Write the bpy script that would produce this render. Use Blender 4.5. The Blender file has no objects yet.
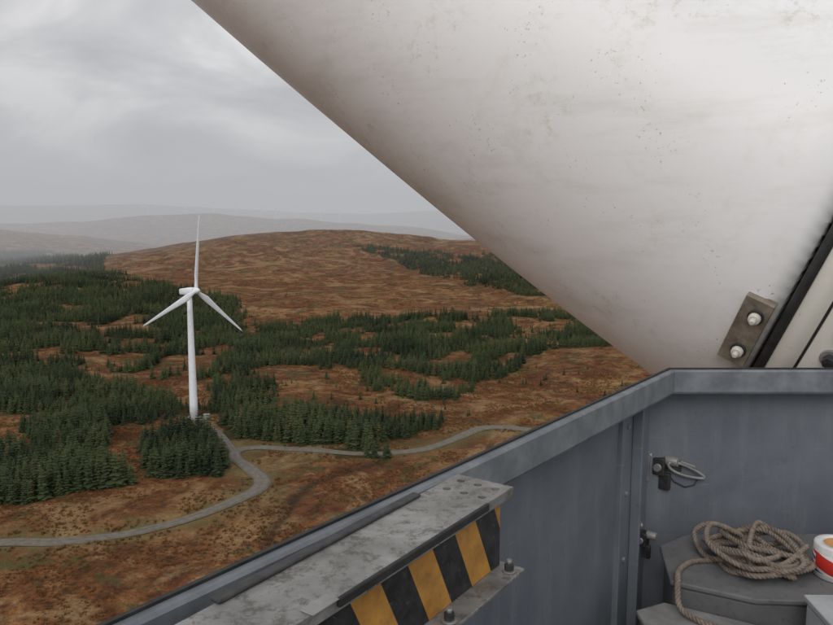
import bpy, math, random
import numpy as np
from mathutils import Vector, Matrix
random.seed(3); rng=np.random.default_rng(5)
S=bpy.context.scene
S.view_settings.view_transform='Standard'; S.view_settings.look='None'; S.view_settings.exposure=0
CH=92.0
PITCH=math.radians(6.9); CP,SP=math.cos(PITCH),math.sin(PITCH); F=721.0
cam=bpy.data.cameras.new('camera'); camo=bpy.data.objects.new('camera',cam); S.collection.objects.link(camo)
cam.sensor_width=36; cam.lens=36*F/833; cam.clip_start=0.05; cam.clip_end=60000
camo.location=(0,0,CH); camo.rotation_euler=(math.pi/2-PITCH,0,0); S.camera=camo
def bear(px,py):
    a=(px-416.5)/F; b=(312.5-py)/F
    return np.array([a, CP+b*SP, -SP+b*CP])
def c2w(r,u,f): return Vector((r, u*SP+f*CP, CH+u*CP-f*SP))
# ---------------- material helpers
def mat(name):
    m=bpy.data.materials.new(name); m.use_nodes=True; nt=m.node_tree
    b=nt.nodes['Principled BSDF']; return m,nt,b
def N(nt,t,**k):
    n=nt.nodes.new(t)
    for a,v in k.items():
        if a.startswith('i_'): n.inputs[a[2:].replace('_',' ')].default_value=v
        else: setattr(n,a,v)
    return n
def ramp(nt,fac,stops,interp='LINEAR'):
    r=nt.nodes.new('ShaderNodeValToRGB'); r.color_ramp.interpolation=interp
    e=r.color_ramp.elements
    while len(e)<len(stops): e.new(0.5)
    for i,(p,c) in enumerate(stops):
        e[i].position=p; e[i].color=(c[0],c[1],c[2],1) if not isinstance(c,(int,float)) else (c,c,c,1)
    nt.links.new(fac,r.inputs[0]); return r.outputs[0]
def noise(nt,vec,scale,detail=6,rough=0.6,dist=0.0):
    n=N(nt,'ShaderNodeTexNoise'); n.inputs['Scale'].default_value=scale; n.inputs['Detail'].default_value=min(detail,5)
    n.inputs['Roughness'].default_value=rough; n.inputs['Distortion'].default_value=dist
    if vec is not None: nt.links.new(vec,n.inputs['Vector'])
    return n.outputs[0]
def mix(nt,fac,a,b,bt='MIX'):
    m=nt.nodes.new('ShaderNodeMix'); m.data_type='RGBA'; m.blend_type=bt
    if isinstance(fac,(int,float)): m.inputs[0].default_value=fac
    else: nt.links.new(fac,m.inputs[0])
    for s,v in ((6,a),(7,b)):
        if isinstance(v,(tuple,list)): m.inputs[s].default_value=(v[0],v[1],v[2],1)
        else: nt.links.new(v,m.inputs[s])
    return m.outputs[2]
def mth(nt,op,a,b=None,clamp=False):
    m=nt.nodes.new('ShaderNodeMath'); m.operation=op; m.use_clamp=clamp
    for i,v in enumerate((a,b)):
        if v is None: continue
        if isinstance(v,(int,float)): m.inputs[i].default_value=v
        else: nt.links.new(v,m.inputs[i])
    return m.outputs[0]
def bump(nt,b,h,strength,dist):
    n=nt.nodes.new('ShaderNodeBump'); n.inputs['Strength'].default_value=strength; n.inputs['Distance'].default_value=dist
    nt.links.new(h,n.inputs['Height']); nt.links.new(n.outputs[0],b.inputs['Normal'])
def objc(nt): return nt.nodes.new('ShaderNodeTexCoord').outputs['Object']
def geop(nt): return nt.nodes.new('ShaderNodeNewGeometry').outputs['Position']
def simple(name,c1,c2,scale=8,rough=0.6,metal=0.0,bs=0.1,bd=0.002):
    m,nt,b=mat(name); v=geop(nt)
    f=noise(nt,v,scale,8,0.65); nt.links.new(ramp(nt,f,[(0.35,c1),(0.65,c2)]),b.inputs['Base Color'])
    b.inputs['Roughness'].default_value=rough; b.inputs['Metallic'].default_value=metal
    bump(nt,b,noise(nt,v,scale*8,5),bs,bd); return m
# ---------------- noise
def vn(x,y,seed=0):
    xi=np.floor(x).astype(np.int64); yi=np.floor(y).astype(np.int64); fx=x-xi; fy=y-yi
    fx=fx*fx*(3-2*fx); fy=fy*fy*(3-2*fy)
    def h(a,b):
        n=(a*374761393+b*668265263+seed*974711)&0x7fffffff
        n=((n^(n>>13))*1274126177)&0x7fffffff
        return ((n^(n>>16))&0xffff)/65535.0
    return (h(xi,yi)*(1-fx)+h(xi+1,yi)*fx)*(1-fy)+(h(xi,yi+1)*(1-fx)+h(xi+1,yi+1)*fx)*fy
def fbm(x,y,o=4,seed=0):
    s=0;a=0.5;t=0
    for i in range(o):
        s=s+a*vn(x*2**i+17.3*i,y*2**i-9.1*i,seed+i); t+=a; a*=0.5
    return s/t-0.5
def sstep(x,a,b):
    t=np.clip((x-a)/(b-a),0,1); return t*t*(3-2*t)
def H(x,y):
    x=np.asarray(x,float); y=np.asarray(y,float)
    r=np.hypot(x,y)+1e-6
    yy=np.maximum(y,1.0); q=np.where(y>1, x/yy*F+416.5, 416.5+np.sign(x)*3000); q=np.clip(q,-2500,3300)
    z=25*np.exp(-(r/75)**2)
    z=z+fbm(x/170,y/170,3,1)*18*sstep(r,150,500)
    z=z+fbm(x/30,y/30,3,4)*2.4*sstep(r,60,200)
    sx=np.where(x<-280,400,640)
    z=z+70*np.exp(-((x+280)/sx)**2-((y-1620)/430)**2)*(1+0.5*fbm(x/240,y/240,4,9))
    z=z+30*np.exp(-((x-420)/300)**2-((y-1500)/330)**2)
    z=z+22*np.exp(-((x+1750)/650)**2-((y-2400)/500)**2)
    z=z+20*np.exp(-((x-500)/260)**2-((y-900)/260)**2)
    far=sstep(r,1800,3200)
    z=z-15*far
    def R(r0,w,qs,ys):
        yv=np.interp(q,qs,ys); hh=92+(225-yv)/F*r0+15
        return hh*np.exp(-((r-r0)/w)**2)
    z=np.maximum(z, R(3000,420,[-600,-100,0,90,160,230,300,400,490,600,900],[236,232,231,236,246,252,250,243,240,246,240])-12+ fbm(x/260,y/260,4,25)*28*far)
    z=np.maximum(z, z*0+ R(4200,620,[-600,0,90,150,215,300,400,490,600,900],[222,226,222,217,215,219,227,237,235,235])-12+ fbm(x/300,y/300,4,20)*34*far)
    z=np.maximum(z, R(6800,1100,[-900,-300,0,90,150,230,300,370,440,520,700,1200],[205,206,209,208,206,209,214,214,210,214,205,200])-12+ fbm(x/600,y/600,4,30)*50*far)
    return z
RS=np.exp(np.linspace(math.log(40),math.log(12000),1500))
def gnd(px,py):
    d=bear(px,py); hd=math.hypot(d[0],d[1]); t=RS/hd
    z=CH+d[2]*t; h=H(d[0]*t,d[1]*t)
    k=np.argmax(z<h)
    if z[k]>=h[k]: k=len(RS)-1
    if k>0:
        a=(z[k-1]-h[k-1]); b=h[k]-z[k]; tt=t[k-1]+(t[k]-t[k-1])*a/(a+b+1e-9)
    else: tt=t[0]
    return (d[0]*tt,d[1]*tt)
def polyw(pts): return np.array([gnd(*p) for p in pts])
def inpoly(x,y,P):
    c=np.zeros(x.shape,bool); n=len(P); j=n-1
    for i in range(n):
        xi,yi=P[i]; xj,yj=P[j]
        m=((yi>y)!=(yj>y))&(x<(xj-xi)*(y-yi)/(yj-yi+1e-12)+xi); c^=m; j=i
    return c
def cr(pts,step=2.0):
    pts=[np.array(p) for p in pts]; pts=[2*pts[0]-pts[1]]+pts+[2*pts[-1]-pts[-2]]; out=[]
    for i in range(1,len(pts)-2):
        p0,p1,p2,p3=pts[i-1:i+3]; n=max(2,int(np.linalg.norm(p2-p1)/step))
        for k in range(n):
            t=k/n; out.append(0.5*((2*p1)+(-p0+p2)*t+(2*p0-5*p1+4*p2-p3)*t*t+(-p0+3*p1-3*p2+p3)*t**3))
    out.append(pts[-2]); return np.array(out)
def dline(x,y,L,chunk=60):
    d=np.full(x.shape,1e9)
    for p in L: d=np.minimum(d,(x-p[0])**2+(y-p[1])**2)
    return np.sqrt(d)
# ---------------- layout
road_px=[(-60,545),(0,542),(60,541),(110,536),(160,526),(200,514),(235,500),(257,489),(262,479),(250,468),(236,458),(238,450),(262,447),(300,449),(350,453),(400,452),(440,444),(465,434),(490,427),(530,430),(575,438)]
road=cr([gnd(*p) for p in road_px],2.0)
spur=cr([gnd(*p) for p in [(236,452),(222,436),(205,424),(196,419)]],2.0)
ditch=cr([gnd(*p) for p in [(262,560),(272,530),(285,515),(300,492),(330,476),(380,462)]],3.0)
FOR=[ # polygon, spacing, hmin,hmax, gap
([(-60,270),(60,268),(130,274),(170,288),(245,300),(250,318),(120,322),(-60,325)],5.5,7,12,0.17),
([(-60,248),(40,250),(110,258),(100,270),(-60,264)],9.0,8,12,0.12),
([(-60,310),(130,312),(245,318),(240,345),(180,354),(90,352),(-60,350)],3.8,6,11,0.19),
([(240,326),(330,317),(440,315),(560,311),(600,334),(617,345),(560,348),(520,365),(490,387),(470,405),(420,404),(380,394),(330,380),(290,372),(250,374),(235,345)],3.5,5,10,0.203),
([(-60,375),(60,371),(150,391),(185,404),(130,418),(60,417),(-60,407)],2.9,6,10,0.175),
([(20,430),(80,418),(120,430),(110,452),(40,455)],2.7,6,11,0.14),
([(-60,452),(60,456),(130,470),(138,484),(60,499),(-60,502)],2.8,7,12,0.10),
([(150,446),(175,434),(215,438),(228,460),(226,473),(160,475),(145,463)],2.8,7,12,0.0),
([(225,425),(250,412),(300,412),(360,420),(440,421),(435,428),(395,440),(370,446),(300,446),(228,443)],2.8,6.5,11,0.08),
([(325,450),(350,447),(380,448),(378,459),(330,460)],2.8,6,10,0.0),
([(356,246),(430,251),(520,258),(585,292),(540,296),(480,286),(420,273)],7.0,7,10,0.16),
([(215,380),(290,382),(330,395),(240,406),(205,394)],3.0,6,10,0.185),
([(95,354),(240,356),(250,374),(180,384),(110,368)],3.0,6,10,0.195),
([(-60,350),(90,354),(60,372),(-60,372)],3.2,6,10,0.19),
([(40,405),(90,398),(230,402),(250,410),(170,424),(60,420)],3.2,5,9,0.20),
]
PW=[(polyw(f[0]),)+f[1:] for f in FOR]
def gapn(x,y): return 0.65*(fbm(x/55,y/38,3,70))+0.6*(fbm(x/14,y/30,3,71))+0.5
def formask(x,y):
    r=np.hypot(x,y); w=0.03*r
    ox=fbm(x/(18+r*0.02),y/(18+r*0.02),3,50)*w*1.6; oy=fbm(x/(18+r*0.02),y/(18+r*0.02),3,60)*w*2.2
    m=np.zeros(x.shape,bool); g=gapn(x,y)
    for P,sp,h0,h1,gap in PW: m|=inpoly(x+ox,y+oy,P)&(g>gap*2.4)
    return m
# ---------------- ground
fine=np.radians(np.linspace(-44,44,640)); coarse=np.radians(np.linspace(44,316,90))[1:-1]
TH=np.concatenate([fine,coarse]); nc=len(TH)
RR=np.concatenate([np.linspace(4,90,14),np.exp(np.linspace(math.log(95),math.log(16000),560))]); nr=len(RR)
T,R_=np.meshgrid(TH,RR); X=(R_*np.sin(T)).ravel(); Y=(R_*np.cos(T)).ravel()
Z=H(X,Y)
near=np.hypot(X,Y)<900
fm=np.zeros(X.shape)
sel=(Y>50)&(np.hypot(X,Y)<3500); fm[sel]=formask(X[sel],Y[sel]).astype(float)
dr=np.full(X.shape,1e3); s2=near&(Y>80)&(np.abs(T.ravel())<0.8); dr[s2]=np.minimum(dline(X[s2],Y[s2],road),dline(X[s2],Y[s2],spur))
dd=np.full(X.shape,1e3); dd[s2]=dline(X[s2],Y[s2],ditch)
Z=Z-0.5*np.exp(-(dr/5.0)**2)-0.8*np.exp(-(dd/2.0)**2)
co=np.column_stack([X,Y,Z])
idx=np.arange(nr*nc).reshape(nr,nc); a=idx[:-1,:]; b=idx[1:,:]
a2=np.roll(a,-1,1); b2=np.roll(b,-1,1)
faces=np.stack([a,a2,b2,b],-1).reshape(-1,4)[:, ::-1]
me=bpy.data.meshes.new('ground'); me.from_pydata(co.tolist(),[],faces.tolist())
me.polygons.foreach_set('use_smooth',[True]*len(me.polygons))
for nm,arr in (('forest',fm),('verge',np.exp(-(dr/9.0)**2)),('ditch',np.exp(-(dd/2.2)**2))):
    at=me.attributes.new(nm,'FLOAT','POINT'); at.data.foreach_set('value',arr.astype(np.float32))
ground=bpy.data.objects.new('ground',me); S.collection.objects.link(ground)
m,nt,b=mat('moorland'); v=geop(nt)
n1=noise(nt,v,0.006,5,0.55,0.6); n2=noise(nt,v,0.03,7,0.68,1.2); n3=noise(nt,v,0.16,7,0.72,0.5); n4=noise(nt,v,0.9,4,0.7)
c=ramp(nt,n2,[(0.30,(0.038,0.019,0.010)),(0.42,(0.135,0.052,0.020)),(0.50,(0.215,0.088,0.032)),(0.59,(0.30,0.16,0.064)),(0.70,(0.37,0.255,0.125))])
c=mix(nt,ramp(nt,n1,[(0.42,0.0),(0.62,0.7)]),c,(0.15,0.053,0.026))
c=mix(nt,ramp(nt,n3,[(0.50,0.0),(0.62,0.8)]),c,(0.048,0.027,0.015))
c=mix(nt,ramp(nt,n3,[(0.32,0.75),(0.44,0.0)]),c,(0.33,0.235,0.115))
c=mix(nt,ramp(nt,noise(nt,v,0.045,6,0.66,1.4),[(0.53,0.0),(0.61,0.8)]),c,(0.085,0.09,0.033))
c=mix(nt,ramp(nt,noise(nt,v,0.018,6,0.66,1.6),[(0.53,0.0),(0.62,0.75)]),c,(0.34,0.215,0.105))
c=mix(nt,ramp(nt,n4,[(0.35,0.5),(0.6,0.0)]),c,(0.04,0.022,0.012))
at=N(nt,'ShaderNodeAttribute',attribute_name='verge').outputs['Fac']
c=mix(nt,mth(nt,'MULTIPLY',at,ramp(nt,n3,[(0.4,0.2),(0.6,0.9)])),c,(0.15,0.14,0.06))
at=N(nt,'ShaderNodeAttribute',attribute_name='ditch').outputs['Fac']
c=mix(nt,mth(nt,'MULTIPLY',at,0.8),c,(0.03,0.022,0.018))
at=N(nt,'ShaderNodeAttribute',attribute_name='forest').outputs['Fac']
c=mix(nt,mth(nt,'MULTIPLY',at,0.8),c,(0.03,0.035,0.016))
nt.links.new(c,b.inputs['Base Color']); b.inputs['Roughness'].default_value=0.95; b.inputs['Specular IOR Level'].default_value=0.1
bump(nt,b,mth(nt,'ADD',n3,mth(nt,'MULTIPLY',n4,0.3)),0.9,2.0); me.materials.append(m)
# ---------------- road
def ribbon(name,L,w,mt,lift=0.12):
    vs=[];fs=[];K=7
    tg=np.gradient(L,axis=0); tg/=np.linalg.norm(tg,axis=1)[:,None]; nn=np.column_stack([tg[:,1],-tg[:,0]])
    for i,p in enumerate(L):
        ww=w*(1+0.5*(vn(np.array([i*0.13]),np.array([0.3]),3)[0]-0.5))
        zc=float(H(p[0],p[1]))
        for k in range(K):
            u=(k/(K-1)-0.5); q=p+nn[i]*u*ww; e=abs(u)*2
            vs.append((q[0],q[1],zc*0.5+0.5*float(H(q[0],q[1]))+lift-(0.45 if e>0.9 else 0.0)))
    for i in range(len(L)-1):
        for k in range(K-1):
            a=i*K+k; fs.append((a,a+1,a+K+1,a+K))
    m_=bpy.data.meshes.new(name); m_.from_pydata(vs,[],fs)
    at=m_.attributes.new('across','FLOAT','POINT'); at.data.foreach_set('value',[abs((i%K)/(K-1)-0.5)*2 for i in range(len(vs))])
    o=bpy.data.objects.new(name,m_); S.collection.objects.link(o); m_.materials.append(mt)
    return o
mr,nt,b=mat('gravel'); v=geop(nt)
c=ramp(nt,noise(nt,v,0.5,6,0.7),[(0.3,(0.10,0.085,0.07)),(0.7,(0.20,0.175,0.15))])
ac=N(nt,'ShaderNodeAttribute',attribute_name='across').outputs['Fac']
c=mix(nt,mth(nt,'MULTIPLY',ramp(nt,ac,[(0.0,0.55),(0.25,0.0),(0.6,0.0),(1.0,0.9)]),ramp(nt,noise(nt,v,0.35,5,.7),[(0.35,0.2),(0.6,1.0)])),c,(0.09,0.08,0.04))
nt.links.new(c,b.inputs['Base Color']); b.inputs['Roughness'].default_value=0.9
bump(nt,b,noise(nt,v,3,5),0.5,0.2)
ribbon('gravel_road',road,5.4,mr,0.25); ribbon('gravel_track',spur,3.8,mr,0.18)
# ---------------- trees
def conifer(seed,H0=1.0,levels=15,br=8,w=0.24):
    r=random.Random(seed); vs=[];fs=[];tv=[]
    def add(p,t): vs.append(p); tv.append(t); return len(vs)-1
    for k in range(2):
        for j in range(5):
            an=j*2*math.pi/5; rad=0.018 if k==0 else 0.002; add((rad*math.cos(an),rad*math.sin(an),k*0.98),0.0)
    for j in range(5): fs.append((j,(j+1)%5,5+(j+1)%5,5+j))
    for l in range(levels):
        f=l/(levels-1); z=0.06+0.90*f; L=w*(1-f)**0.8*(0.8+0.45*r.random())+0.012
        n=br if f<0.8 else 5; off=r.random()*6
        for j in range(n):
            an=off+j*2*math.pi/n+r.uniform(-.25,.25); Lj=L*r.uniform(0.6,1.2); dr_=-0.25*Lj+0.1*f*Lj+r.uniform(-.02,.02)
            c_,s_=math.cos(an),math.sin(an); hw=Lj*0.33+0.008
            tt=r.uniform(0,1)
            p0=add((0,0,z+0.02),0.1*tt); p1=add((c_*Lj*.55-s_*hw,s_*Lj*.55+c_*hw,z+dr_*0.5-0.02),0.5*tt)
            p2=add((c_*Lj,s_*Lj,z+dr_),tt); p3=add((c_*Lj*.55+s_*hw,s_*Lj*.55-c_*hw,z+dr_*0.5-0.02),0.5*tt)
            fs.extend([(p0,p1,p2),(p0,p2,p3)])
    m_=bpy.data.meshes.new('conifer'); m_.from_pydata(vs,[],fs)
    at=m_.attributes.new('tip','FLOAT','POINT'); at.data.foreach_set('value',tv); return m_
def leafmat(name,dark,light,alt,alt2):
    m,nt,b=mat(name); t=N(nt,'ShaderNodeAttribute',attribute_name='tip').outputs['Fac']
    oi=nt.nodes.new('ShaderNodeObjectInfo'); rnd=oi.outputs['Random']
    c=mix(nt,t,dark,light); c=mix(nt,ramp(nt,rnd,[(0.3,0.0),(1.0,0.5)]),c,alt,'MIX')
    c=mix(nt,ramp(nt,noise(nt,oi.outputs['Location'],0.016,2,.5),[(0.40,0.0),(0.58,0.75)]),c,alt)
    c=mix(nt,ramp(nt,rnd,[(0.93,0.0),(0.96,0.5)]),c,alt2)
    nt.links.new(c,b.inputs['Base Color']); b.inputs['Roughness'].default_value=0.8; b.inputs['Specular IOR Level'].default_value=0.1
    return m
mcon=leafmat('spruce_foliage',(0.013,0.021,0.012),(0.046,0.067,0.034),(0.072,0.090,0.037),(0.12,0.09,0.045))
mtan=leafmat('moor_grass_blades',(0.07,0.035,0.015),(0.28,0.16,0.075),(0.18,0.085,0.033),(0.06,0.07,0.03))
protos=bpy.data.collections.new('conifer_kinds')
for i in range(6):
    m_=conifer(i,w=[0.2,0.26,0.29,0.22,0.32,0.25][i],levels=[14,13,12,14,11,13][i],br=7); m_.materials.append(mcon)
    protos.objects.link(bpy.data.objects.new('conifer_kind_%d'%i,m_))
tufts=bpy.data.collections.new('tuft_kinds')
for i in range(4):
    r=random.Random(50+i); vs=[];fs=[];tv=[]
    for k in range(18):
        an=r.random()*6.28; rr=r.random()*.35; x,y=rr*math.cos(an),rr*math.sin(an); a2_=r.random()*3.14; w_=.08
        lean=r.uniform(.1,.4); hh=r.uniform(.25,.6)
        n0=len(vs); vs+= [(x-w_*math.cos(a2_),y-w_*math.sin(a2_),-.1),(x+w_*math.cos(a2_),y+w_*math.sin(a2_),-.1),(x*(1+lean)+lean*.4*math.cos(an),y*(1+lean)+lean*.4*math.sin(an),hh)]
        tv+=[.1,.1,r.random()]; fs.append((n0,n0+1,n0+2))
    m_=bpy.data.meshes.new('tuft'); m_.from_pydata(vs,[],fs); at=m_.attributes.new('tip','FLOAT','POINT'); at.data.foreach_set('value',tv); m_.materials.append(mtan)
    tufts.objects.link(bpy.data.objects.new('tuft_kind_%d'%i,m_))
def scatter(name,pts,sc,coll,nk):
    n=len(pts); m_=bpy.data.meshes.new(name); m_.from_pydata(pts.tolist(),[],[])
    for nm,tp,ar in (('scl','FLOAT',sc),('rot','FLOAT',rng.uniform(0,6.28,n)),('kind','INT',rng.integers(0,nk,n))):
        at=m_.attributes.new(nm,tp,'POINT'); at.data.foreach_set('value',ar.astype(np.float32 if tp=='FLOAT' else np.int32))
    o=bpy.data.objects.new(name,m_); S.collection.objects.link(o)
    ng=bpy.data.node_groups.new(name,'GeometryNodeTree')
    ng.interface.new_socket('Geometry',in_out='INPUT',socket_type='NodeSocketGeometry'); ng.interface.new_socket('Geometry',in_out='OUTPUT',socket_type='NodeSocketGeometry')
    gi=ng.nodes.new('NodeGroupInput'); go=ng.nodes.new('NodeGroupOutput'); ip=ng.nodes.new('GeometryNodeInstanceOnPoints')
    ci=ng.nodes.new('GeometryNodeCollectionInfo'); ci.inputs['Collection'].default_value=coll
    ci.inputs['Separate Children'].default_value=True; ci.inputs['Reset Children'].default_value=True
    def na(nm,t):
        q=ng.nodes.new('GeometryNodeInputNamedAttribute'); q.data_type=t; q.inputs['Name'].default_value=nm
        return [s for s in q.outputs if s.enabled and s.name=='Attribute'][0]
    L=ng.links.new
    L(gi.outputs[0],ip.inputs['Points']); L(ci.outputs[0],ip.inputs['Instance']); ip.inputs['Pick Instance'].default_value=True
    L(na('kind','INT'),ip.inputs['Instance Index']); cx=ng.nodes.new('ShaderNodeCombineXYZ'); L(na('rot','FLOAT'),cx.inputs['Z']); L(cx.outputs[0],ip.inputs['Rotation'])
    L(na('scl','FLOAT'),ip.inputs['Scale']); L(ip.outputs[0],go.inputs[0])
    md=o.modifiers.new('scatter','NODES'); md.node_group=ng; return o
allp=[];alls=[]
wx,wy=gnd(194,417)
for P,sp,h0,h1,gap in PW:
    x0,y0=P.min(0)-40; x1,y1=P.max(0)+40
    x0=max(x0,-2600);x1=min(x1,1500)
    gx,gy=np.meshgrid(np.arange(x0,x1,sp),np.arange(y0,y1,sp)); gx=gx.ravel(); gy=gy.ravel()
    ok=(np.abs(np.arctan2(gx,gy))<0.62)&(gy>60); gx=gx[ok];gy=gy[ok]
    gx=gx+rng.uniform(-.42,.42,gx.size)*sp; gy=gy+rng.uniform(-.42,.42,gy.size)*sp
    r=np.hypot(gx,gy); w=0.03*r
    ox=fbm(gx/(18+r*0.02),gy/(18+r*0.02),3,50)*w*1.6; oy=fbm(gx/(18+r*0.02),gy/(18+r*0.02),3,60)*w*2.2
    g=gapn(gx,gy)
    ok=inpoly(gx+ox,gy+oy,P)&(g>gap*2.4+rng.uniform(-.05,.05,g.size)); gx=gx[ok];gy=gy[ok]
    if gx.size==0: continue
    d=dline(gx,gy,np.vstack([road,spur])); ok=(d>6)&(np.hypot(gx-wx,gy-wy)>9); gx=gx[ok];gy=gy[ok]
    hs=(h0+(h1-h0)*(0.5+fbm(gx/25,gy/25,2,80)*1.4))*rng.uniform(0.7,1.2,gx.size)
    allp.append(np.column_stack([gx,gy,H(gx,gy)-0.2])); alls.append(hs)
gx=rng.uniform(-500,400,5000); gy=rng.uniform(190,900,5000); g=fbm(gx/60,gy/60,3,90)
ok=(g>0.08)&(np.abs(np.arctan2(gx,gy))<0.6); gx=gx[ok];gy=gy[ok]
d=dline(gx,gy,np.vstack([road,spur])); ok=(d>6)&(rng.uniform(0,1,gx.size)<0.7); gx=gx[ok];gy=gy[ok]
ok=(gy>330); gx=gx[ok];gy=gy[ok]
allp.append(np.column_stack([gx,gy,H(gx,gy)-0.1])); alls.append(rng.uniform(1.5,5.0,gx.size))
TP=np.vstack(allp); TS=np.concatenate(alls)
NTREES=len(TP)
scatter('conifer_forest',TP,TS,protos,6)
n=45000; rr=np.sqrt(rng.uniform(130**2,480**2,n)); tt=rng.uniform(-.6,.35,n); gx=rr*np.sin(tt); gy=rr*np.cos(tt)
g=fbm(gx/14,gy/14,3,95); ok=(g>-0.02); gx=gx[ok];gy=gy[ok]
d=dline(gx,gy,np.vstack([road[::2],spur])); ok=d>4.0; gx=gx[ok];gy=gy[ok]
scatter('moor_grass',np.column_stack([gx,gy,H(gx,gy)]),rng.uniform(0.6,1.6,gx.size),tufts,4)
# ---------------- mesh helpers
def mesh(name,vs,fs,mt=None,parent=None,smooth=False,bev=0,seg=2):
    m_=bpy.data.meshes.new(name); m_.from_pydata([tuple(v) for v in vs],[],fs); o=bpy.data.objects.new(name,m_); S.collection.objects.link(o)
    if mt: m_.materials.append(mt)
    if smooth: m_.polygons.foreach_set('use_smooth',[True]*len(fs))
    if bev:
        bm=o.modifiers.new('b','BEVEL'); bm.width=bev; bm.segments=seg; bm.limit_method='ANGLE'
    if parent: o.parent=parent
    return o
def empty(name,loc=(0,0,0)):
    o=bpy.data.objects.new(name,None); S.collection.objects.link(o); o.location=loc; o.empty_display_size=.1; return o
def loft(name,rings,mt,parent=None,caps=True,smooth=True,bev=0):
    n=len(rings[0]); vs=[p for r in rings for p in r]; fs=[]
    for i in range(len(rings)-1):
        for j in range(n): fs.append((i*n+j,i*n+(j+1)%n,(i+1)*n+(j+1)%n,(i+1)*n+j))
    if caps: fs.append(tuple(range(n))[::-1]); fs.append(tuple(range((len(rings)-1)*n,len(rings)*n)))
    o=mesh(name,vs,fs,mt,parent,smooth,bev)
    if smooth and caps:
        o.data.polygons[-1].use_smooth=False; o.data.polygons[-2].use_smooth=False
    return o
def cyl(name,p0,p1,r0,r1=None,mt=None,parent=None,n=20,bev=0,smooth=True):
    p0=Vector(p0);p1=Vector(p1); r1=r0 if r1 is None else r1; a=(p1-p0).normalized(); u=a.orthogonal().normalized(); w=a.cross(u)
    R=[[p+(u*math.cos(k*2*math.pi/n)+w*math.sin(k*2*math.pi/n))*r for k in range(n)] for p,r in ((p0,r0),(p1,r1))]
    return loft(name,R,mt,parent,True,smooth,bev)
def fbox(name,O,ex,ey,ez,x0,x1,y0,y1,z0,z1,mt,parent=None,bev=0.0015):
    vs=[O+ex*x+ey*y+ez*z for z in (z0,z1) for y in (y0,y1) for x in (x0,x1)]
    fs=[(0,2,3,1),(4,5,7,6),(0,1,5,4),(2,6,7,3),(0,4,6,2),(1,3,7,5)]
    return mesh(name,vs,fs,mt,parent,False,bev)
EX,EY,EZ=Vector((1,0,0)),Vector((0,1,0)),Vector((0,0,1))
# ---------------- distant turbines
mw,nt,b=mat('turbine_white'); b.inputs['Base Color'].default_value=(0.78,0.80,0.82,1); b.inputs['Roughness'].default_value=0.4
nt.links.new(ramp(nt,noise(nt,objc(nt),0.6,4),[(0.3,(0.70,0.74,0.78)),(0.6,(0.80,0.83,0.86))]),b.inputs['Base Color'])
def turbine(x,y,yaw,alpha,hub=60,L=36,fat=1.0):
    root=empty('wind_turbine',(x,y,float(H(x,y))))
    n=24; R=[]
    for k in range(9):
        f=k/8; rad=(2.0-0.85*f)*fat; R.append([Vector((rad*math.cos(j*2*math.pi/n),rad*math.sin(j*2*math.pi/n),f*hub-0.6)) for j in range(n)])
    loft('tower',R,mw,root)
    cyl('foundation',(0,0,-1),(0,0,.25),3,3,mk2,root,24)
    ax=Vector((math.sin(yaw),-math.cos(yaw),0.09)).normalized(); rt=Vector((math.cos(yaw),math.sin(yaw),0)); up=rt.cross(ax); 
    if up.z<0: up=-up
    top=Vector((0,0,hub+1.0)); R=[]
    for s,w,h in ((-5.5,1.0,1.1),(-5.0,1.45,1.5),(0,1.7,1.8),(2.6,1.6,1.7),(3.1,1.2,1.3)):
        R.append([top+ax*s+rt*(w*math.copysign(abs(math.cos(q))**.5,math.cos(q)))+up*(h*math.copysign(abs(math.sin(q))**.5,math.sin(q))) for q in [j*2*math.pi/20+.01 for j in range(20)]])
    loft('nacelle',R,mw,root)
    hc=top+ax*4.4; R=[]
    for s,r_ in ((-1.2,1.35),(-.4,1.6),(.5,1.55),(1.3,1.2),(1.9,.7),(2.2,.1)):
        R.append([hc+ax*s+(rt*math.cos(j*2*math.pi/20)+up*math.sin(j*2*math.pi/20))*r_ for j in range(20)])
    loft('hub',R,mw,root)
    for i in range(3):
        al=alpha+i*2*math.pi/3; d=(rt*math.sin(al)+up*math.cos(al)); d=(d+ax*0.03).normalized(); ch=ax.cross(d).normalized(); th=d.cross(ch); R=[]
        for f,c_,t_,tw in ((0,.9,.9,0),(.05,.85,.85,0),(.12,1.15,.6,.35),(.2,1.5,.42,.3),(.35,1.25,.28,.2),(.55,.95,.2,.1),(.8,.62,.12,.03),(.95,.4,.08,0),(1,.08,.03,0)):
            cc=ch*math.cos(tw)+th*math.sin(tw); t2=th*math.cos(tw)-ch*math.sin(tw); off=cc*(c_-.9)*0.5 if f>.06 else cc*0
            R.append([hc+d*(f*L)+off+cc*(c_*fat*math.cos(j*2*math.pi/16))+t2*(t_*fat*math.sin(j*2*math.pi/16)) for j in range(16)])
        loft('blade_%d'%(i+1),R,mw,root)
    return root
mk2=simple('concrete',(0.2,0.19,0.17),(0.3,0.29,0.27),2)
turbine(wx,wy,math.radians(62),math.radians(9),60,36)
def at_far(q,r0): 
    t=math.atan((q-416.5)/F); return r0*math.sin(t),r0*math.cos(t)
for q,r0,yw,al in ((188,4100,.5,.3),(216,4150,.6,1.0),(237,4120,.5,.6),(262,4200,.7,1.6),(277,4180,.4,.1),(298,4150,.6,.9),(150,4300,.6,.5),(322,4250,.5,.2),(340,4300,.5,.8)):
    x,y=at_far(q,r0); turbine(x,y,yw,al,60,34,1.25)
mk=simple('kiosk_paint',(0.2,0.22,0.22),(0.3,0.31,0.31),2)
kx,ky=wx+7,wy-3; ko=empty('transformer_kiosk',(kx,ky,float(H(kx,ky))))
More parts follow.
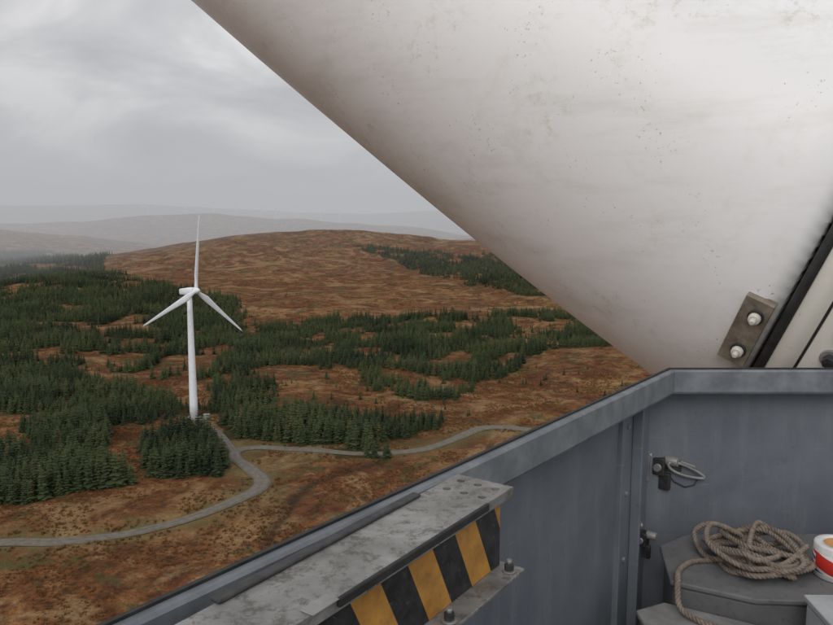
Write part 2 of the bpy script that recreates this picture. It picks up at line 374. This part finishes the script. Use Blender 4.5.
fbox('body',Vector((0,0,0)),EX,EY,EZ,-1.2,1.2,-.9,.9,-.3,1.9,mk,ko,.03); fbox('roof',Vector((0,0,0)),EX,EY,EZ,-1.4,1.4,-1.1,1.1,1.903,2.1,mk,ko,.05); fbox('door',Vector((0,0,0)),EX,EY,EZ,-.6,.6,-.94,-.902,.1,1.75,mk,ko,.01)
# ---------------- our rotor blade
def gelcoat(name,base):
    m,nt,b=mat(name); v=geop(nt)
    c=ramp(nt,noise(nt,v,0.7,5,0.6,.5),[(0.3,tuple(x*.95 for x in base)),(0.6,base)])
    mp=N(nt,'ShaderNodeMapping'); nt.links.new(v,mp.inputs[0]); mp.inputs['Rotation'].default_value=(0,math.radians(35),0); mp.inputs['Scale'].default_value=(0.8,2.0,7.0)
    c=mix(nt,ramp(nt,noise(nt,mp.outputs[0],0.9,7,0.7),[(0.50,0.0),(0.76,0.45)]),c,(0.60,0.59,0.53))
    c=mix(nt,ramp(nt,noise(nt,v,2.4,8,0.75,.6),[(0.54,0.0),(0.72,0.30)]),c,(0.58,0.55,0.45))
    sp_=mth(nt,'MULTIPLY',ramp(nt,noise(nt,v,13,8,0.8,.2),[(0.52,0.0),(0.66,0.8)]),ramp(nt,noise(nt,v,1.5,3,.5),[(0.52,0.0),(0.64,0.5)]))
    c=mix(nt,sp_,c,(0.42,0.39,0.24))
    pt=mth(nt,'MULTIPLY',ramp(nt,noise(nt,v,55,3,0.6),[(0.64,0.0),(0.69,0.6)]),ramp(nt,noise(nt,v,4,3,.5),[(0.52,0.0),(0.62,1.0)]))
    c=mix(nt,pt,c,(0.25,0.23,0.18))
    nt.links.new(c,b.inputs['Base Color']); b.inputs['Roughness'].default_value=0.38; b.inputs['Specular IOR Level'].default_value=0.35
    bump(nt,b,noise(nt,v,60,3),0.03,0.002); return m
mb=gelcoat('blade_gelcoat',(0.87,0.875,0.875))
def axw(r,u,f): return Vector((r,u*SP+f*CP,u*CP-f*SP))
A=axw(-.7234,.403,.3663).normalized(); rh=axw(.4957,.106,.862).normalized(); E1=A.cross(rh).normalized()
if E1.z<0: E1=-E1
E2=A.cross(E1).normalized(); C0=c2w(2.48,.53,4.31)-A*.02
RB=1.33
def ring(t,k1,k2,n=128,off=0):
    c_=C0+A*t+E1*off
    return [c_+E1*(k1*math.cos(j*2*math.pi/n))+E2*(k2*math.sin(j*2*math.pi/n)) for j in range(n)]
ts=[0,.05,.5,1,1.6,2.3,3,4,5,6.5,8,11,15,20,25,30,31.5,32]
k1=np.interp(ts,[0,.5,2,4,6,10,20,31.5,32],[RB,RB,1.26,1.05,.78,.54,.33,.1,.02]); k2=np.interp(ts,[0,.5,2,4,8,20,31.5,32],[RB,RB,1.42,1.65,1.85,1.1,.3,.05])
offs=np.interp(ts,[0,.6,32],[0,0.045,.045+31.4*.155])
blade=loft('rotor_blade',[ring(t,a,b_,128,o) for t,a,b_,o in zip(ts,k1,k2,offs)],mb)
sub=blade.modifiers.new('s','SUBSURF'); sub.levels=1; sub.render_levels=1
mblk=simple('black_rubber',(0.012,0.012,0.012),(0.03,0.03,0.03),20,.6)
mst=simple('galvanised_steel',(0.20,0.20,0.195),(0.36,0.355,0.34),9,.5,.35)
mbol=simple('bolt_steel',(0.45,0.44,0.42),(0.62,0.61,0.58),30,.4,.3)
mcap=simple('bolt_cap',(0.55,0.52,0.46),(0.72,0.70,0.64),30,.5)
mpl=simple('bracket_steel',(0.14,0.12,0.095),(0.32,0.28,0.22),14,.55,.2)
mdk=simple('dark_steel',(0.03,0.032,0.035),(0.08,0.08,0.08),30,.45,.4)
hubo=empty('rotor_hub')
loft('root_seal',[ring(t,RB+r_,RB+r_) for t,r_ in ((-.028,-.01),(-.024,.012),(-.01,.018),(.008,.018),(.014,.008),(.016,-.01))],mblk,hubo)
mrt=gelcoat('hub_gelcoat',(0.70,0.68,0.62))
loft('blade_collar',[ring(t,RB+r_,RB+r_) for t,r_ in ((-.14,-.01),(-.136,.004),(-.034,.004),(-.029,-.01))],mrt,hubo)
loft('collar_gap',[ring(t,RB-.006,RB-.006) for t in (-.150,-.1405)],mblk,hubo)
loft('bearing_ring',[ring(t,RB+r_,RB+r_) for t,r_ in ((-.56,-.05),(-.55,.02),(-.158,.02),(-.151,-.01))],mrt,hubo)
for j in range(60):
    an=j*2*math.pi/60; d=E1*math.cos(an)+E2*math.sin(an)
    if d.dot(rh)<0.3: cyl('ring_bolt_%d'%j,C0-A*.25+d*(RB+.01),C0-A*.25+d*(RB+.075),.03,.03,mdk,hubo,6,.004,False); cyl('ring_washer_%d'%j,C0-A*.25+d*(RB+.01),C0-A*.25+d*(RB+.035),.045,.045,mst,hubo,16,0.002)
R=[]
for k in range(14):
    f=k/13; t=-.565-3.2*f; r_=1.5*math.sqrt(max(0.0004,1-(max(0,f-.25)/.75)**2)); R.append(ring(t,r_,r_,64))
loft('spinner',R,mrt,hubo)
bpy.context.view_layer.update()
def surf(px,py):
    d=Vector(bear(px,py)).normalized(); ok,l,n_,i=blade.ray_cast(Vector((0,0,CH)),d)
    return (l,n_) if ok else (None,None)
l,n_=surf(746,330)
if l is not None:
    if n_.dot(l-Vector((0,0,CH)))>0: n_=-n_
    bp=empty('root_bracket_plate'); adir=(A-n_*A.dot(n_)).normalized(); tdir=n_.cross(adir).normalized()
    if tdir.z<0: tdir=-tdir
    tl=(l-C0).dot(A); l=l+adir*(.125-tl) if tl<.125 else l
    fbox('plate',l,adir,tdir,n_,-.07,.065,-.20,.20,-.03,.022,mpl,bp,.003)
    for s in (-.11,.11):
        q=l+tdir*s-adir*.015
        cyl('washer',q+n_*.018,q+n_*.030,.038,.038,mdk,bp,20,.002); cyl('bolt',q+n_*.03,q+n_*.06,.029,.027,mcap,bp,18,.006,True); cyl('bolt_end',q+n_*.06,q+n_*.085,.016,.013,mcap,bp,14,.004)
# ---------------- nacelle walls
mwl,nt,b=mat('nacelle_paint'); v=geop(nt)
c=ramp(nt,noise(nt,v,2.2,7,0.65,.4),[(0.3,(0.110,0.126,0.148)),(0.7,(0.17,0.19,0.215))])
mp=N(nt,'ShaderNodeMapping'); nt.links.new(v,mp.inputs[0]); mp.inputs['Scale'].default_value=(9,9,1.2)
c=mix(nt,ramp(nt,noise(nt,mp.outputs[0],1.3,7,0.7),[(0.50,0.0),(0.76,0.4)]),c,(0.25,0.265,0.27))
mp2=N(nt,'ShaderNodeMapping'); nt.links.new(v,mp2.inputs[0]); mp2.inputs['Rotation'].default_value=(0.3,0.5,0.2); mp2.inputs['Scale'].default_value=(4,4,60)
c=mix(nt,ramp(nt,noise(nt,mp2.outputs[0],1.5,4,0.6),[(0.66,0.0),(0.70,0.35)]),c,(0.28,0.29,0.29))
c=mix(nt,ramp(nt,noise(nt,v,26,6,.8),[(0.60,0.0),(0.70,0.5)]),c,(0.07,0.075,0.08))
nt.links.new(c,b.inputs['Base Color']); b.inputs['Roughness'].default_value=0.5
bump(nt,b,noise(nt,v,30,5),0.08,0.004)
mrim=simple('rim_paint',(0.12,0.138,0.152),(0.20,0.22,0.235),11,.4)
na=empty('turbine_nacelle')
d=Vector((.618,.786,0)).normalized(); nrm=Vector((.786,-.618,0)).normalized()
Aw=Vector((-.479,1.026,CH)); Cw=Vector((1.055,2.99,CH)); Bw=Aw-d*1.6
path=[Bw,Cw,Vector((4.4,2.99,CH)),Vector((4.4,-2.5,CH)),Vector((Bw.x,-2.5,CH))]
def sweep(name,prof,mt,closed=True,bev=0,pth=path):
    n=len(pth); R=[]
    for i,p in enumerate(pth):
        d0=(p-pth[i-1]).normalized(); d1=(pth[(i+1)%n]-p).normalized()
        n0=Vector((d0.y,-d0.x,0)); n1=Vector((d1.y,-d1.x,0)); mt_=(n0+n1).normalized(); k=1/mt_.dot(n0)
        R.append([p+mt_*(u*k)+EZ*z for u,z in prof])
    m_=len(prof); vs=[q for r in R for q in r]; fs=[]
    for i in range(n):
        for j in range(m_): 
            i2=(i+1)%n; fs.append((i*m_+j,i2*m_+j,i2*m_+(j+1)%m_,i*m_+(j+1)%m_))
    return mesh(name,vs,fs,mt,na,False,bev)
sweep('side_wall',[(-.11,-.74),(-.11,-2.3),(-.085,-2.3),(-.075,-.712),(.0,-.702),(-.04,-.715)],mwl)
sweep('rim',[(0.0,-.700),(0.0,-.612),(.006,-.600),(.036,-.600),(.042,-.606),(.044,-.690),(.038,-.700)],mrim)
sweep('rim_gasket',[(.008,-.6015),(.008,-.594),(.018,-.594),(.018,-.6015)],mblk)
mfl=simple('floor_paint',(0.05,0.055,0.06),(0.11,0.115,0.12),6,.6)
mesh('floor',[Vector((p.x,p.y,CH-1.85)) for p in path],[(4,3,2,1,0)],mfl,na)
mesh('hull_bottom',[Vector((p.x,p.y,CH-2.3)) for p in path],[(0,1,2,3,4)],mwl,na)
cyl('tower',(1.4,-.5,10),(1.4,-.5,CH-2.31),2.0,1.2,mw,na,32)
O=Vector((Cw.x,Cw.y,CH))
fbox('post_flange',O,d,nrm,EZ,-.31,-.20,-.083,-.055,-1.85,-.715,mwl,na,.004)
fbox('post_web',O,d,nrm,EZ,-.215,-.200,-.054,-.012,-1.85,-.716,mwl,na,.003)
for zz_ in (-.80,-1.08,-1.36):
    cyl('post_bolt',O+d*-.265+nrm*-.056+EZ*zz_,O+d*-.265+nrm*-.046+EZ*zz_,.011,.011,mst,na,6,.001,False)
# ---------------- bracket beam with hazard stripes
mhz,nt,b=mat('hazard_stripes'); tc=nt.nodes.new('ShaderNodeTexCoord').outputs['Object']; sx=nt.nodes.new('ShaderNodeSeparateXYZ'); nt.links.new(tc,sx.inputs[0])
cc=mth(nt,'SUBTRACT',sx.outputs[0],mth(nt,'MULTIPLY',sx.outputs[2],0.5)); cc=mth(nt,'FRACT',mth(nt,'DIVIDE',mth(nt,'ADD',cc,10.0),0.165))
f=mth(nt,'GREATER_THAN',cc,0.5)
yl=ramp(nt,noise(nt,tc,18,7,.7),[(0.3,(0.30,0.14,0.03)),(0.7,(0.56,0.28,0.05))]); bl=ramp(nt,noise(nt,tc,25,6,.7),[(0.4,(0.010,0.010,0.012)),(0.8,(0.05,0.05,0.05))])
c=mix(nt,f,bl,yl); c=mix(nt,ramp(nt,noise(nt,tc,60,6,.8),[(0.58,0.0),(0.68,0.7)]),c,(0.12,0.11,0.10))
nt.links.new(c,b.inputs['Base Color']); b.inputs['Roughness'].default_value=0.45
mal,nt,b=mat('worn_aluminium'); v=geop(nt)
c=ramp(nt,noise(nt,v,7,8,.7,.5),[(0.3,(0.16,0.155,0.145)),(0.55,(0.28,0.275,0.26)),(0.75,(0.40,0.395,0.38))])
c=mix(nt,ramp(nt,noise(nt,v,32,7,.8),[(0.50,0.0),(0.62,0.8)]),c,(0.10,0.095,0.085))
nt.links.new(c,b.inputs['Base Color']); b.inputs['Roughness'].default_value=0.55; b.inputs['Metallic'].default_value=0.3
bump(nt,b,noise(nt,v,90,5),0.15,0.001)
bo=empty('striped_bracket_beam',(.098,1.65,CH-.585)); e=Vector((-.574,-.819,0)).normalized(); g=Vector((-e.y,e.x,0))
if g.x<0: g=-g
Mx=Matrix((( e.x,g.x,0),(e.y,g.y,0),(0,0,1)))
det=Mx.determinant()
if det<0:
    e2=-e; Mx=Matrix(((e2.x,g.x,0),(e2.y,g.y,0),(0,0,1))); sg=-1
else: sg=1
bo.rotation_euler=Mx.to_euler()
O0=Vector((0,0,0)); X_=Vector((sg,0,0))
W_=.147
def bb(name,x0,x1,y0,y1,z0,z1,mt,bev=.0015): return fbox(name,O0,X_,EY,EZ,x0,x1,y0,y1,z0,z1,mt,bo,bev)
top=bb('top_plate',0,1.35,0,W_,-.007,0,mal,0)
cut=[]
for (hx,hy) in ((.035,.03),(.035,.075),(.035,.12),(.095,.03),(.095,.075),(.095,.12)):
    k=cyl('hole',(sg*hx,hy,-.02),(sg*hx,hy,.02),.0095,.0095,None,None,20,0,False); k.parent=bo; cut.append(k)
bpy.context.view_layer.update()
for k in cut:
    md=top.modifiers.new('h','BOOLEAN'); md.object=k; md.operation='DIFFERENCE'; md.solver='EXACT'
bpy.context.view_layer.update()
dg=bpy.context.evaluated_depsgraph_get(); nm_=bpy.data.meshes.new_from_object(top.evaluated_get(dg)); top.modifiers.clear(); top.data=nm_
for k in cut: bpy.data.objects.remove(k)
bb('hole_backing',.01,.12,.017,W_-.031,-.030,-.012,mblk,0)
bb('edge_trim',.12,.60,W_-.001,W_+.007,-.014,.003,mblk,.003)
bb('inner_lip',0,1.35,W_-.012,W_-.002,-.024,-.0075,mal,.001)
bb('striped_plate',.015,1.35,W_-.030,W_-.024,-.185,-.0078,mhz,.001)
bb('rear_web',.01,1.35,.008,.016,-.185,-.0078,mal,.001)
bb('lower_flange',-.005,1.35,W_-.045,W_+.03,-.194,-.186,mal,.002)
bb('end_gusset',.002,.009,.02,W_-.032,-.184,-.008,mal,.001)
bb('cable_strip',.17,.72,-.010,.012,.0008,.008,mdk,.003)
bb('joint_plate',.60,.66,W_-.022,W_+.006,.0005,.003,mst,.001)
for hx in (.03,.28,.6):
    cyl('flange_washer',(sg*hx,W_+.008,-.1858),(sg*hx,W_+.008,-.182),.016,.016,mst,bo,18,.001); cyl('flange_nut',(sg*hx,W_+.008,-.1825),(sg*hx,W_+.008,-.168),.011,.011,mdk,bo,6,.001,False); cyl('flange_stud',(sg*hx,W_+.008,-.169),(sg*hx,W_+.008,-.158),.006,.006,mst,bo,12)
# ---------------- tubes along a path
def tube(name,pts,rad,mt,parent=None,n=8,closed=False):
    pts=[Vector(p) for p in pts]; R=[]; u=None; m_=len(pts)
    for i,p in enumerate(pts):
        a=pts[(i+1)%m_] if (closed or i<m_-1) else p; b_=pts[i-1] if (closed or i>0) else p; t=(a-b_).normalized()
        u=t.orthogonal().normalized() if u is None else (u-t*u.dot(t)).normalized(); w=t.cross(u)
        R.append([p+(u*math.cos(k*2*math.pi/n)+w*math.sin(k*2*math.pi/n))*rad for k in range(n)])
    if closed: R.append(R[0])
    return loft(name,R,mt,parent,not closed)
def latch(px,py,sc,ringon):
    dd_=Vector(bear(px,py)); P0=O+d*(-.10)+nrm*(-.078)
    t=(P0-Vector((0,0,CH))).dot(nrm)/dd_.dot(nrm); P=Vector((0,0,CH))+dd_*t
    lo=empty('toggle_latch',P)
    Z0=Vector((0,0,0))
    fbox('back_plate',Z0,d,nrm,EZ,-.045*sc,.045*sc,-.002,.008,-.05*sc,.05*sc,mst,lo,.002)
    fbox('body',Z0,d,nrm,EZ,-.03*sc,.02*sc,.009,.05*sc,-.028*sc,.03*sc,mdk,lo,.005)
    cyl('pivot',d*(-.04*sc)+nrm*.03*sc,d*(.04*sc)+nrm*.03*sc,.012*sc,.012*sc,mst,lo,14)
    cyl('knob',nrm*.045*sc+EZ*.02*sc,nrm*.085*sc+EZ*.02*sc,.018*sc,.015*sc,mst,lo,14,.003)
    fbox('lever',Z0,d,nrm,EZ,-.02*sc,.0,.03*sc,.065*sc,-.075*sc,-.02*sc,mdk,lo,.004)
    for s in (-1,1):
        cyl('screw',d*.034*sc*s+nrm*.008+EZ*.038*sc,d*.034*sc*s+nrm*.013+EZ*.038*sc,.008,.007,mbol,lo,10)
    if ringon:
        fbox('arm',nrm*.05+EX*.03-EY*.01,EX,EY,EZ,-.02,.045,-.012,.012,-.022,.004,mdk,lo,.004)
        pts=[]
        for k in range(28):
            a_=k*2*math.pi/28; lx=.080*math.cos(a_); ly=.022*math.sin(a_)*(1-.35*math.cos(a_))
            pts.append(nrm*(.075)+EX*(lx+.070)+EZ*(ly-lx*.36-.014)+EY*(-.02))
        tube('carabiner',pts,.0066,mst,lo,8,True)
        fbox('carabiner_gate',nrm*.075+EX*.075-EY*.02,Vector((1,0,-.36)).normalized(),EY,EZ,-.035,.035,-.007,.007,.010,.022,mst,lo,.003)
        tube('lanyard',[nrm*.06+EZ*-.02,nrm*.07+EX*.03+EZ*-.07,nrm*.07+EX*.08+EZ*-.095,nrm*.07+EX*.12+EZ*-.085,nrm*.07+EX*.14+EZ*-.05],.004,mdk,lo,6)
latch(652,463,1.35,True); latch(636,536,1.05,False)
# ---------------- equipment housings
mbx,nt,b=mat('housing_paint'); v=geop(nt)
c=ramp(nt,noise(nt,v,3,7,0.7),[(0.3,(0.09,0.09,0.095)),(0.7,(0.18,0.18,0.18))]); c=mix(nt,ramp(nt,noise(nt,v,30,7,.8),[(0.54,0.0),(0.66,0.6)]),c,(0.06,0.055,0.05))
nt.links.new(c,b.inputs['Base Color']); b.inputs['Roughness'].default_value=0.6; bump(nt,b,noise(nt,v,50,5),.1,.003)
def prism(name,pts,z0,z1,mt,parent,bev=.01):
    n=len(pts); vs=[Vector((x,y,CH+z0)) for x,y in pts]+[Vector((x,y,CH+z1)) for x,y in pts]
    fs=[tuple(range(n))[::-1],tuple(range(n,2*n))]+[(i,(i+1)%n,n+(i+1)%n,n+i) for i in range(n)]
    return mesh(name,vs,fs,mt,parent,False,bev,3)
eq=empty('equipment_housing')
prism('body',[(.95,2.53),(1.20,2.40),(2.6,2.32),(2.6,2.93),(1.16,2.91),(1.01,2.80)],-1.85,-1.325,mbx,eq,.012)
prism('lid',[(.935,2.52),(1.19,2.385),(2.6,2.305),(2.6,2.94),(1.15,2.925),(.995,2.815)],-1.32,-1.30,mbx,eq,.006)
eq2=empty('equipment_housing')
prism('body',[(.80,2.12),(1.20,1.96),(1.25,2.29),(1.15,2.365),(.91,2.49),(.80,2.44)],-1.85,-1.40,mbx,eq2,.012)
prism('lid',[(.79,2.11),(1.21,1.95),(1.26,2.295),(1.15,2.372),(.91,2.505),(.79,2.45)],-1.395,-1.375,mst,eq2,.006)
eq3=empty('tool_tray')
mlt=simple('tray_grey',(0.30,0.31,0.32),(0.42,0.43,0.44),8,.5)
prism('base',[(1.28,1.85),(1.95,1.85),(1.95,2.28),(1.31,2.29)],-1.85,-1.26,mlt,eq3,.01)
prism('rim',[(1.27,1.84),(1.96,1.84),(1.96,2.29),(1.305,2.30)],-1.255,-1.235,mlt,eq3,.004)
# ---------------- rope
mrp,nt,b=mat('rope_fibre'); v=geop(nt)
c=ramp(nt,noise(nt,v,40,5,.7),[(0.3,(0.12,0.095,0.075)),(0.7,(0.28,0.23,0.185))]); nt.links.new(c,b.inputs['Base Color']); b.inputs['Roughness'].default_value=0.95
bump(nt,b,noise(nt,v,500,3),.5,.001)
pts=[]; cx,cy=1.315,2.65; base=CH-1.30+.010
nl=9
for k in range(nl*24):
    a_=k/24*2*math.pi; L_=k/24; w1=.175+.05*math.sin(L_*2.1+1)+.03*math.sin(L_*5.3); w2=.13+.05*math.sin(L_*1.7)+.03*math.cos(L_*4.1)
    ox=.05*math.sin(L_*1.3+.5)+.03*math.sin(L_*3.7); oy=.04*math.cos(L_*1.9); rot=L_*.75
    x=w1*math.cos(a_)+.03*math.sin(3*a_+L_); y=w2*math.sin(a_)+.02*math.cos(2.6*a_); z=.008*L_+.02*math.sin(a_*1.5+L_*2)+.035*max(0,math.sin(L_*2.9+a_))
    X2=x*math.cos(rot)-y*math.sin(rot); Y2=(x*math.sin(rot)+y*math.cos(rot))
    yv=cy+.23*math.tanh((oy+Y2)/.23)
    pts.append(np.array([cx+.27*math.tanh((ox+X2)/.27),yv,base+max(0,z)]))
tail=[(1.12,2.66,base),(1.05,2.64,base),(.99,2.58,base),(.955,2.50,base+.005),(.94,2.43,CH-1.352),(.98,2.36,CH-1.364),(1.04,2.30,CH-1.364),(1.05,2.2,CH-1.364),(1.0,2.08,CH-1.364),(1.1,1.95,CH-1.366),(1.15,1.8,CH-1.5)]
ctrl=[np.array(p) for p in tail[::-1]]+pts[::3]
path3=cr(ctrl,.0035)
def rope(name,P,rad,pitch):
    P=[Vector(p) for p in P]; ro=empty(name); fr=[]; u=None; s=0
    for i,p in enumerate(P):
        t=(P[min(i+1,len(P)-1)]-P[max(i-1,0)]).normalized(); u=t.orthogonal().normalized() if u is None else (u-t*u.dot(t)).normalized()
        if i: s+=(p-P[i-1]).length
        fr.append((p,u.copy(),t.cross(u),s))
    for st in range(3):
        q=[p+(u*math.cos(s*2*math.pi/pitch+st*2.094)+w*math.sin(s*2*math.pi/pitch+st*2.094))*rad*.52 for p,u,w,s in fr]
        tube('strand_%d'%(st+1),q,rad*.56,mrp,ro,6)
rope('coiled_rope',path3,.0105,.045)
# ---------------- tape roll
tr=empty('tape_roll'); tx,ty,tz=1.575,2.56,CH-1.2998
mwt=simple('tape_white',(0.60,0.59,0.57),(0.74,0.73,0.71),20,.5); 
mlb,nt,b=mat('tape_label'); sx=nt.nodes.new('ShaderNodeSeparateXYZ'); nt.links.new(objc(nt),sx.inputs[0]); an=mth(nt,'ARCTAN2',sx.outputs[1],sx.outputs[0])
c=ramp(nt,mth(nt,'FRACT',mth(nt,'ADD',mth(nt,'MULTIPLY',sx.outputs[2],11.0),mth(nt,'MULTIPLY',an,.25))),[(0.0,(0.55,0.03,0.02)),(0.30,(0.7,0.7,0.68)),(0.45,(0.05,0.08,0.30)),(0.58,(0.7,0.7,0.68)),(0.7,(0.55,0.03,0.02))],'CONSTANT'); nt.links.new(c,b.inputs['Base Color'])
mor=simple('card_core',(0.45,0.22,0.08),(0.55,0.3,0.12),20,.8)
def annulus(name,ro_,ri,z0,z1,mt,parent):
    n=48; rings=[]
    for r_,z in ((ri,z0),(ro_-.004,z0),(ro_,z0+.004),(ro_,z1-.004),(ro_-.004,z1),(ri,z1)):
        rings.append([Vector((r_*math.cos(k*2*math.pi/n),r_*math.sin(k*2*math.pi/n),z)) for k in range(n)])
    rings.append(rings[0]); return loft(name,rings,mt,parent,False)
tr.location=(tx,ty,tz)
annulus('roll',.085,.055,0.001,.125,mwt,tr); annulus('label',.0865,.0853,.022,.095,mlb,tr); annulus('core',.0548,.048,.003,.123,mor,tr)
# ---------------- mist volumes
def fog(name,poly,z0,z1,dens,col):
    n=len(poly); vs=[(x,y,z0) for x,y in poly]+[(x,y,z1) for x,y in poly]
    fs=[tuple(range(n))[::-1],tuple(range(n,2*n))]+[(i,(i+1)%n,n+(i+1)%n,n+i) for i in range(n)]
    m=bpy.data.materials.new(name); m.use_nodes=True; nt=m.node_tree; nt.nodes.remove(nt.nodes['Principled BSDF']); out=nt.nodes['Material Output']
    ab=nt.nodes.new('ShaderNodeVolumeAbsorption'); ab.inputs['Color'].default_value=(0,0,0,1); ab.inputs['Density'].default_value=dens
    em=nt.nodes.new('ShaderNodeEmission'); em.inputs['Color'].default_value=(*col,1); em.inputs['Strength'].default_value=dens  # mist glows by itself: emission stands in for scattered daylight
    ad=nt.nodes.new('ShaderNodeAddShader'); nt.links.new(ab.outputs[0],ad.inputs[0]); nt.links.new(em.outputs[0],ad.inputs[1]); nt.links.new(ad.outputs[0],out.inputs['Volume'])
    o=mesh(name,vs,fs,m); return o
fog('mist',[(-12000,900),(-1500,500),(-400,1050),(12000,1050),(12000,15500),(-12000,15500)],-300,700,1/7000,(.50,.51,.53))
fog('mist_bank',[(-9000,200),(-700,850),(-380,1400),(400,2300),(3000,2600),(9000,2600),(9000,15400),(-9000,15400)],-200,420,1/3300,(.42,.43,.45))
# ---------------- sky
w=bpy.data.worlds.new('World'); S.world=w; w.use_nodes=True; nt=w.node_tree; bg=nt.nodes['Background']
SE,SA=math.radians(34),math.radians(-165)
sky=nt.nodes.new('ShaderNodeTexSky'); sky.sky_type='NISHITA'; sky.sun_disc=False; sky.sun_elevation=SE; sky.sun_rotation=SA; sky.air_density=1; sky.dust_density=3
tc=nt.nodes.new('ShaderNodeTexCoord').outputs['Generated']; sx=nt.nodes.new('ShaderNodeSeparateXYZ'); nt.links.new(tc,sx.inputs[0])
zz=mth(nt,'MAXIMUM',sx.outputs[2],0.0); dv=mth(nt,'ADD',zz,0.30)
cb=nt.nodes.new('ShaderNodeCombineXYZ'); nt.links.new(mth(nt,'DIVIDE',sx.outputs[0],dv),cb.inputs[0]); nt.links.new(mth(nt,'DIVIDE',sx.outputs[1],dv),cb.inputs[1])
n1=noise(nt,cb.outputs[0],1.7,6,0.55,0.6)
cl=ramp(nt,n1,[(0.30,(4.2,4.1,4.35)),(0.42,(5.4,5.35,5.55)),(0.54,(6.8,6.75,6.85)),(0.64,(8.6,8.5,8.5))])
sdv=(math.sin(SA)*math.cos(SE),math.cos(SA)*math.cos(SE),math.sin(SE))
dp=nt.nodes.new('ShaderNodeVectorMath'); dp.operation='DOT_PRODUCT'; nt.links.new(tc,dp.inputs[0]); dp.inputs[1].default_value=sdv
glow=mth(nt,'POWER',mth(nt,'MAXIMUM',dp.outputs['Value'],0.0),1.5)
gl=mth(nt,'ADD',mth(nt,'MULTIPLY',glow,0.8),0.95)
c=mix(nt,0.93,sky.outputs[0],cl)
nt.links.new(c,bg.inputs[0]); nt.links.new(mth(nt,'MULTIPLY',gl,0.1),bg.inputs[1])
sl=bpy.data.lights.new('sun','SUN'); sl.energy=0.65; sl.angle=math.radians(25); sl.color=(1,.97,.93); so=bpy.data.objects.new('sun',sl); S.collection.objects.link(so)
sd=Vector(sdv); so.rotation_euler=sd.to_track_quat('Z','Y').to_euler()
print('TREES',NTREES)
